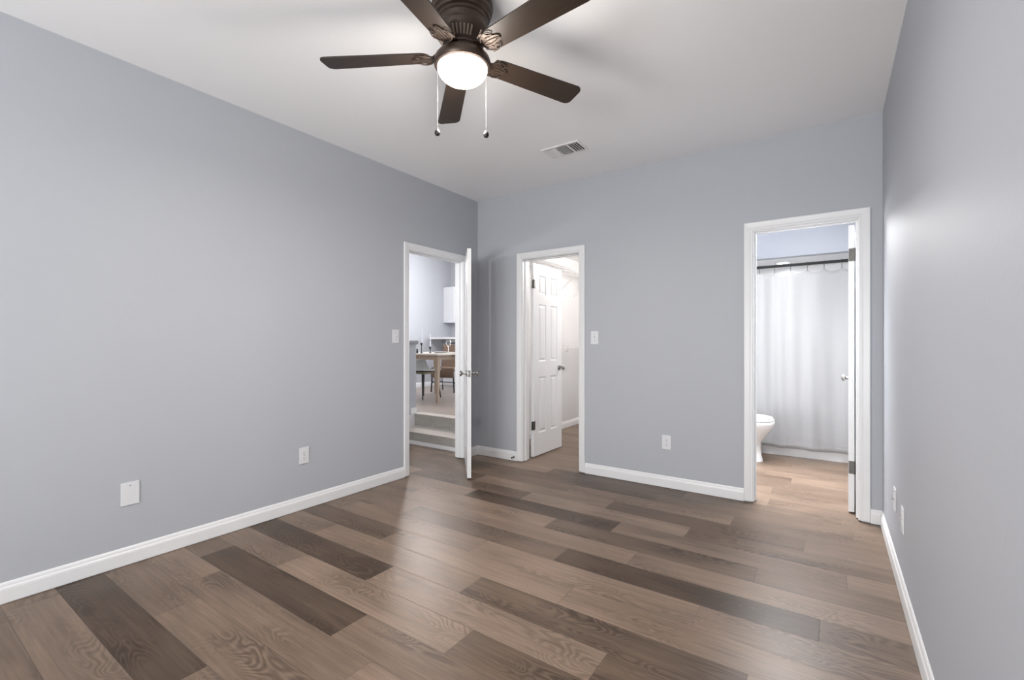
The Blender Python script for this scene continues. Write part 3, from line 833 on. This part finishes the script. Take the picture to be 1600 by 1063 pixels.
# curtain: hangs from hooks, scalloped top, soft vertical folds
HX = [-1.085 + 0.1465 * k for k in range(10)]
HX = [x for x in HX if x < XR - 0.01]
cx0, cx1, hem, top = BX0 + 0.02, XR - 0.015, 0.095, 1.968
nx, nz = 260, 46
bm = BM(); grid = []
def fold(x, v):
    a = 0.020 * math.sin(2 * PI * (x + 0.7) / 0.1465 + 0.4) * (0.35 + 0.65 * v) * (1.0 if x < -0.38 else 0.35)
    a += 0.024 * math.sin(x * 10.3 + 1.1 + 0.5 * v) * (1 - 0.35 * v) + 0.013 * math.sin(x * 23.0 + 2.0 - 1.2 * v) + 0.005 * math.sin(x * 47 + 3 * v)
    return a
for j in range(nz + 1):
    v = j / nz; row = []
    for i in range(nx + 1):
        x = cx0 + (cx1 - cx0) * i / nx
        ph = ((x - HX[0]) / 0.1465) % 1.0
        zt = top - 0.032 * math.sin(PI * ph) ** 0.8
        z = hem + (zt - hem) * v + 0.004 * math.sin(x * 17) * (1 - v)
        y = ROD_Y - 0.022 + 0.62 * fold(x, v) + (0.002 * math.sin(z * 95 + 4 * math.sin(x * 9)) * max(0, 1 - v / 0.16))
        row.append(bm.verts.new((x, y, z)))
    grid.append(row)
for j in range(nz):
    for i in range(nx): bm.faces.new((grid[j][i], grid[j][i + 1], grid[j + 1][i + 1], grid[j + 1][i]))
cu = obj('shower_curtain', bm, 'curtain', smooth=True, angle=80)
tag(cu, 'white sheer shower curtain hanging from the black rod', 'shower curtain')
so = cu.modifiers.new('cloth_thickness', 'SOLIDIFY'); so.thickness = 0.0012
lab = ['leftmost visible', 'second from the left', 'third from the left', 'fourth from the left', 'fifth from the left', 'rightmost visible']
for k, x in enumerate(HX):
    bm = BM()
    pts = [(x, ROD_Y + 0.0135 * math.cos(a), ROD_Z + 0.0135 * math.sin(a)) for a in [PI * 1.25 - q * PI * 1.5 / 10 for q in range(11)]]
    pts = [(x, ROD_Y - 0.018, ROD_Z - 0.070), (x, ROD_Y - 0.026, ROD_Z - 0.076), (x, ROD_Y - 0.030, ROD_Z - 0.068), (x, ROD_Y - 0.020, ROD_Z - 0.040)] + [(x, ROD_Y + 0.0176 * math.cos(a), ROD_Z + 0.0176 * math.sin(a)) for a in [PI * 1.1 - q * PI * 1.35 / 10 for q in range(11)]]
    tube(bm, pts, 0.0022, 6)
    i_ = k - 3
    o = obj('curtain_hook', bm, 'black', smooth=True)
    txt = 'dark curtain hook on the black rod, ' + (lab[i_] if 0 <= i_ < 6 else ('%s from the left wall' % ('first', 'second', 'third')[k] if i_ < 0 else 'nearest the right end of the rod'))
    tag(o, txt, 'curtain hook', 'curtain hooks on the shower rod')

# recessed light in the alcove ceiling
dl = thing('recessed_light', 'lit round recessed light in the alcove ceiling above the curtain', 'ceiling light', (-0.455, 6.13, AH))
obj('trim_ring', lathe(BM(), [(0.060, -0.0005), (0.090, -0.0005), (0.088, -0.006), (0.064, -0.008), (0.060, -0.004)], 32), 'trim', dl)
obj('lens', lathe(BM(), [(0, -0.0005), (0.060, -0.0005), (0.060, -0.005), (0, -0.006)], 32), 'downlight', dl)
l_ = area('alcove_downlight', (-0.455, 6.13, AH - 0.02), (0, 0, 0), 0.12, 0.12, 7, (1.0, 0.96, 0.93))

# toilet, facing right, its tank against the bathroom's left wall
tl = thing('toilet', 'white toilet with closed lid at the left of the bathroom doorway', 'toilet', (-0.845, 5.32, 0))
def ell(cx_, rx, ry, z, n=36, ex=2.3, front=1.0):
    p = []
    for q in range(n):
        a = 2 * PI * q / n; c, s = math.cos(a), math.sin(a)
        p.append((cx_ + rx * math.copysign(abs(c) ** (2 / ex), c) * (front if c > 0 else 1), ry * math.copysign(abs(s) ** (2 / ex), s), z))
    return p
bm = BM()
loft(bm, [ell(0.02, 0.252, 0.105, 0.001), ell(0.02, 0.252, 0.106, 0.02), ell(0.02, 0.240, 0.098, 0.06), ell(0.02, 0.234, 0.096, 0.14), ell(0.02, 0.236, 0.102, 0.20), ell(0.035, 0.255, 0.128, 0.25), ell(0.055, 0.280, 0.155, 0.31),
          ell(0.070, 0.296, 0.176, 0.36), ell(0.075, 0.302, 0.184, 0.385), ell(0.075, 0.304, 0.187, 0.400), ell(0.075, 0.302, 0.186, 0.415), ell(0.075, 0.27, 0.15, 0.418)])
obj('bowl', bm, 'porcelain', tl, smooth=True, angle=45)
bm = BM(); loft(bm, [ell(0.07, 0.298, 0.180, 0.4195), ell(0.07, 0.304, 0.186, 0.424), ell(0.07, 0.304, 0.186, 0.434), ell(0.07, 0.298, 0.182, 0.438)]); obj('seat', bm, 'porcelain', tl, smooth=True)
bm = BM(); loft(bm, [ell(0.065, 0.292, 0.180, 0.4405), ell(0.065, 0.302, 0.187, 0.444), ell(0.065, 0.300, 0.186, 0.452), ell(0.065, 0.27, 0.165, 0.462), ell(0.06, 0.16, 0.09, 0.468)]); obj('lid', bm, 'porcelain', tl, smooth=True)
bm = BM(); loft(bm, [rrect(-0.36, -0.19, -0.19, 0.19, 0.415, 0.03), rrect(-0.365, -0.175, -0.205, 0.205, 0.60, 0.035), rrect(-0.368, -0.165, -0.215, 0.215, 0.76, 0.035)]); obj('tank', bm, 'porcelain', tl, smooth=True)
bm = BM(); loft(bm, [rrect(-0.370, -0.158, -0.222, 0.222, 0.761, 0.035), rrect(-0.370, -0.156, -0.224, 0.224, 0.785, 0.035), rrect(-0.362, -0.166, -0.212, 0.212, 0.797, 0.03)]); obj('tank_lid', bm, 'porcelain', tl, smooth=True)
bm = BM(); tube(bm, [(-0.17, 0.14, 0.70), (-0.145, 0.14, 0.70), (-0.14, 0.10, 0.698), (-0.14, 0.06, 0.692)], 0.006, 8); obj('flush_lever', bm, 'nickel', tl, smooth=True)

# ------------------------------------------------------------------ dining room through the entry doorway
TX0, TX1, TY0, TY1, TT = -5.85, -4.78, 4.98, 6.05, ZD + 0.746
dt = thing('dining_table', 'pale wood dining table seen through the entry doorway', 'table', ((TX0 + TX1) / 2, (TY0 + TY1) / 2, ZD))
ox, oy = (TX0 + TX1) / 2, (TY0 + TY1) / 2
hx, hy = (TX1 - TX0) / 2, (TY1 - TY0) / 2
bm = BM(); box(bm, -hx, hx, -hy, hy, 0.718, 0.746, 0.006); obj('tabletop', bm, 'table_top', dt)
bm = BM()
for a, b_, c_, d in ((-hx + .06, hx - .06, -hy + .06, -hy + .08), (-hx + .06, hx - .06, hy - .08, hy - .06), (-hx + .06, -hx + .08, -hy + .08, hy - .08), (hx - .08, hx - .06, -hy + .08, hy - .08)): box(bm, a, b_, c_, d, 0.650, 0.7178)
obj('apron', bm, 'oak', dt)
for sx_ in (-1, 1):
    for sy_ in (-1, 1):
        bm = BM(); cx_, cy_ = sx_ * (hx - 0.09), sy_ * (hy - 0.09)
        secs = [[(cx_ + sx_ * off + r * a, cy_ + sy_ * off + r * b_, z) for a, b_ in ((-1, -1), (1, -1), (1, 1), (-1, 1))] for z, r, off in ((0.002, 0.017, 0.012), (0.35, 0.024, 0.006), (0.7178, 0.034, 0.0))]
        loft(bm, secs); obj('leg', bm, 'oak', dt)


def shell_chair(label, loc, rz):
    r = thing('dining_chair', label, 'chair', loc, rz)      # faces +x
    bm = BM()
    secs = []
    for x, z, hw in ((0.22, 0.455, 0.20), (0.10, 0.450, 0.225), (-0.08, 0.448, 0.23), (-0.18, 0.47, 0.23), (-0.22, 0.54, 0.235), (-0.235, 0.58, 0.23), (-0.245, 0.605, 0.215)):
        tx, tz = (0, 0.014) if x > -0.15 else ((0.014, 0.006))
        lift = 0.03 if x < -0.1 else 0.012
        s = [(x + (0.05 if x < -.15 else 0) * (abs(q) ** 2), q * hw, z + lift * abs(q) ** 2) for q in (-1, -.66, -.33, 0, .33, .66, 1)]
        secs.append(s + [(p[0] + tx, p[1], p[2] + tz) for p in reversed(s)])
    loft(bm, secs); obj('seat_shell', bm, 'shell', r, smooth=True, angle=50)
    bm = BM(); box(bm, -0.17, 0.20, -0.185, 0.185, 0.405, 0.440, 0.012); o = obj('seat_pad', bm, 'olive', r); o['label'] = 'dark olive underside pad'
    for sx_ in (-1, 1):
        for sy_ in (-1, 1):
            bm = BM(); tube(bm, [(sx_ * 0.15, sy_ * 0.165, 0.425), (sx_ * 0.20, sy_ * 0.205, 0.0)], 0.013, 8, 0.009); obj('leg', bm, 'black', r, smooth=True)
    return r


def woven_chair(label, loc, rz, hb=0.86):
    r = thing('woven_chair', label, 'chair', loc, rz)        # faces +x
    bm = BM(); secs = []
    for z, x in ((0.40, -0.20), (0.50, -0.215), (0.62, -0.235), (0.74, -0.262), (hb - 0.03, -0.285)):
        s = [(x + 0.035 * q * q, q * 0.245, z) for q in (-1, -.6, -.2, .2, .6, 1)]
        secs.append(s + [(p[0] - 0.018, p[1], p[2]) for p in reversed(s)])
    loft(bm, secs); obj('backrest', bm, 'woven', r, smooth=True, angle=50)
    bm = BM(); box(bm, -0.21, 0.24, -0.24, 0.24, 0.385, 0.455, 0.02); box(bm, 0.2405, 0.252, -0.235, 0.235, 0.27, 0.445, 0.004); obj('seat', bm, 'woven', r)
    bm = BM(); tube(bm, [(-0.275, -0.255, hb - 0.05), (-0.315, -0.16, hb), (-0.325, 0, hb + 0.004), (-0.315, 0.16, hb), (-0.275, 0.255, hb - 0.05)], 0.014, 8); obj('top_rail', bm, 'black', r, smooth=True)
    for sy_ in (-1, 1):
        bm = BM(); tube(bm, [(0.225, sy_ * 0.215, 0.385), (0.235, sy_ * 0.235, 0.0)], 0.013, 8); obj('leg', bm, 'black', r, smooth=True)
        bm = BM(); tube(bm, [(-0.275, sy_ * 0.255, hb - 0.05), (-0.19, sy_ * 0.25, 0.42), (-0.225, sy_ * 0.245, 0.0)], 0.013, 8); obj('leg', bm, 'black', r, smooth=True)
    bm = BM()
    for sy_ in (-1, 1): tube(bm, [(0.231, sy_ * 0.226, 0.17), (-0.212, sy_ * 0.246, 0.17)], 0.009, 6)
    tube(bm, [(0.01, -0.235, 0.17), (0.01, 0.235, 0.17)], 0.009, 6); tube(bm, [(0.231, -0.226, 0.19), (0.231, 0.226, 0.19)], 0.008, 6)
    obj('stretcher', bm, 'black', r, smooth=True)
    return r


shell_chair('pale grey shell dining chair with dark legs behind the table leg', (-5.53, 5.42, ZD), 0.0)
woven_chair('brown woven dining chair with a black top rail behind the dining table', (-5.90, 6.44, ZD), -PI / 2 + 0.25, 0.90)

# on the table
def on_table(px_d, dy): return px_d
wg = thing('wine_glass', 'clear stemmed wine glass standing on the dining table', 'glass', (-5.06, 5.52, TT + 0.0005))
obj('glass_body', lathe(BM(), [(0, 0.001), (0.034, 0.001), (0.034, 0.003), (0.006, 0.008), (0.004, 0.02), (0.004, 0.085), (0.010, 0.095), (0.030, 0.118), (0.038, 0.145), (0.034, 0.19), (0.030, 0.205), (0.0285, 0.205), (0.032, 0.188), (0.036, 0.145), (0.028, 0.12), (0.008, 0.10), (0, 0.098)], 24), 'glass', wg, smooth=True)
obj('drink', lathe(BM(), [(0, 0.1), (0.008, 0.1015), (0.0275, 0.121), (0.0345, 0.140), (0, 0.140)], 24), 'oak', wg, smooth=True)['label'] = 'amber drink'
pl = thing('dinner_plate', 'white plate lying on the dining table beside the wine glass', 'plate', (-5.02, 5.30, TT + 0.0005))
obj('plate_body', lathe(BM(), [(0, 0.001), (0.075, 0.001), (0.085, 0.004), (0.135, 0.016), (0.137, 0.019), (0.130, 0.018), (0.085, 0.008), (0, 0.007)], 36), 'ceramic', pl, smooth=True)
for nm_, (x, y), hh_, lb in (('candlestick', (-5.24, 5.10), 0.16, 'dark candlestick with a tall pale candle, left of the pair on the table'), ('candlestick', (-5.19, 5.24), 0.10, 'shorter dark candlestick with a pale candle, right of the pair on the table')):
    c_ = thing(nm_, lb, 'candlestick', (x, y, TT + 0.0005), 0, 'candlesticks on the dining table')
    obj('holder', lathe(BM(), [(0, 0), (0.026, 0), (0.026, 0.006), (0.007, 0.012), (0.006, hh_ - 0.04), (0.014, hh_ - 0.032), (0.017, hh_ - 0.01), (0.013, hh_), (0, hh_)], 18), 'black', c_, smooth=True)
    obj('candle', lathe(BM(), [(0, hh_ + .0005), (0.010, hh_ + .0005), (0.007, hh_ + 0.19), (0, hh_ + 0.20)], 14), 'wax', c_, smooth=True)
c_ = thing('salt_shaker', 'small dark shaker at the left end of the visible dining table', 'shaker', (-5.26, 5.03, TT + 0.0005))
obj('shaker_body', lathe(BM(), [(0, 0), (0.015, 0), (0.017, 0.02), (0.011, 0.05), (0.013, 0.062), (0, 0.07)], 18), 'black', c_, smooth=True)
# napkin hanging over the right edge of the table
bm = BM(); secs = []
for q in range(7):
    y = 5.40 + 0.16 * q / 6
    wv_ = 0.003 * math.sin(q * 1.4)
    s = [(TX1 - 0.16, y, TT + 0.004), (TX1 - 0.01, y, TT + 0.004), (TX1 + 0.006 + wv_, y, TT - 0.006), (TX1 + 0.007 + wv_, y, TT - 0.14)]
    secs.append(s + [(p[0] + (0.0 if k < 2 else 0.0035), p[1], p[2] + (0.0035 if k < 2 else 0.0)) for k, p in reversed(list(enumerate(s)))])
loft(bm, secs); tag(obj('napkin', bm, 'linen', smooth=True, angle=60), 'pinkish beige napkin hanging over the right edge of the dining table', 'napkin')

# bar counter along the kitchen wall and a wall cabinet above
ct = thing('bar_counter', 'white bar counter at the back of the dining room', 'counter', (-6.42, 7.28, ZD))
bm = BM(); box(bm, -0.508, 0.52, -0.34, 0.338, 0.985, 1.020, 0.004); obj('countertop', bm, 'counter', ct)
bm = BM(); box(bm, -0.508, 0.50, 0.10, 0.338, 0.0005, 0.9845); obj('counter_base', bm, 'cabinet', ct)
wc = thing('wall_cabinet', 'pale wall cabinet hanging above the white bar counter', 'cabinet', (DX0 + 0.001, 7.40, ZD))
bm = BM(); box(bm, 0.0, 0.29, 0, 0.219, 1.345, 2.11); obj('cabinet_body', bm, 'cabinet', wc)
bm = BM(); box(bm, 0.2905, 0.31, 0.002, 0.217, 1.348, 2.107, 0.002); o = obj('cabinet_door', bm, 'trim', wc)
bm = BM(); tube(bm, [(0.309, 0.04, 1.42), (0.335, 0.04, 1.42), (0.335, 0.04, 1.54), (0.309, 0.04, 1.54)], 0.004, 6); obj('handle', bm, 'nickel', o)
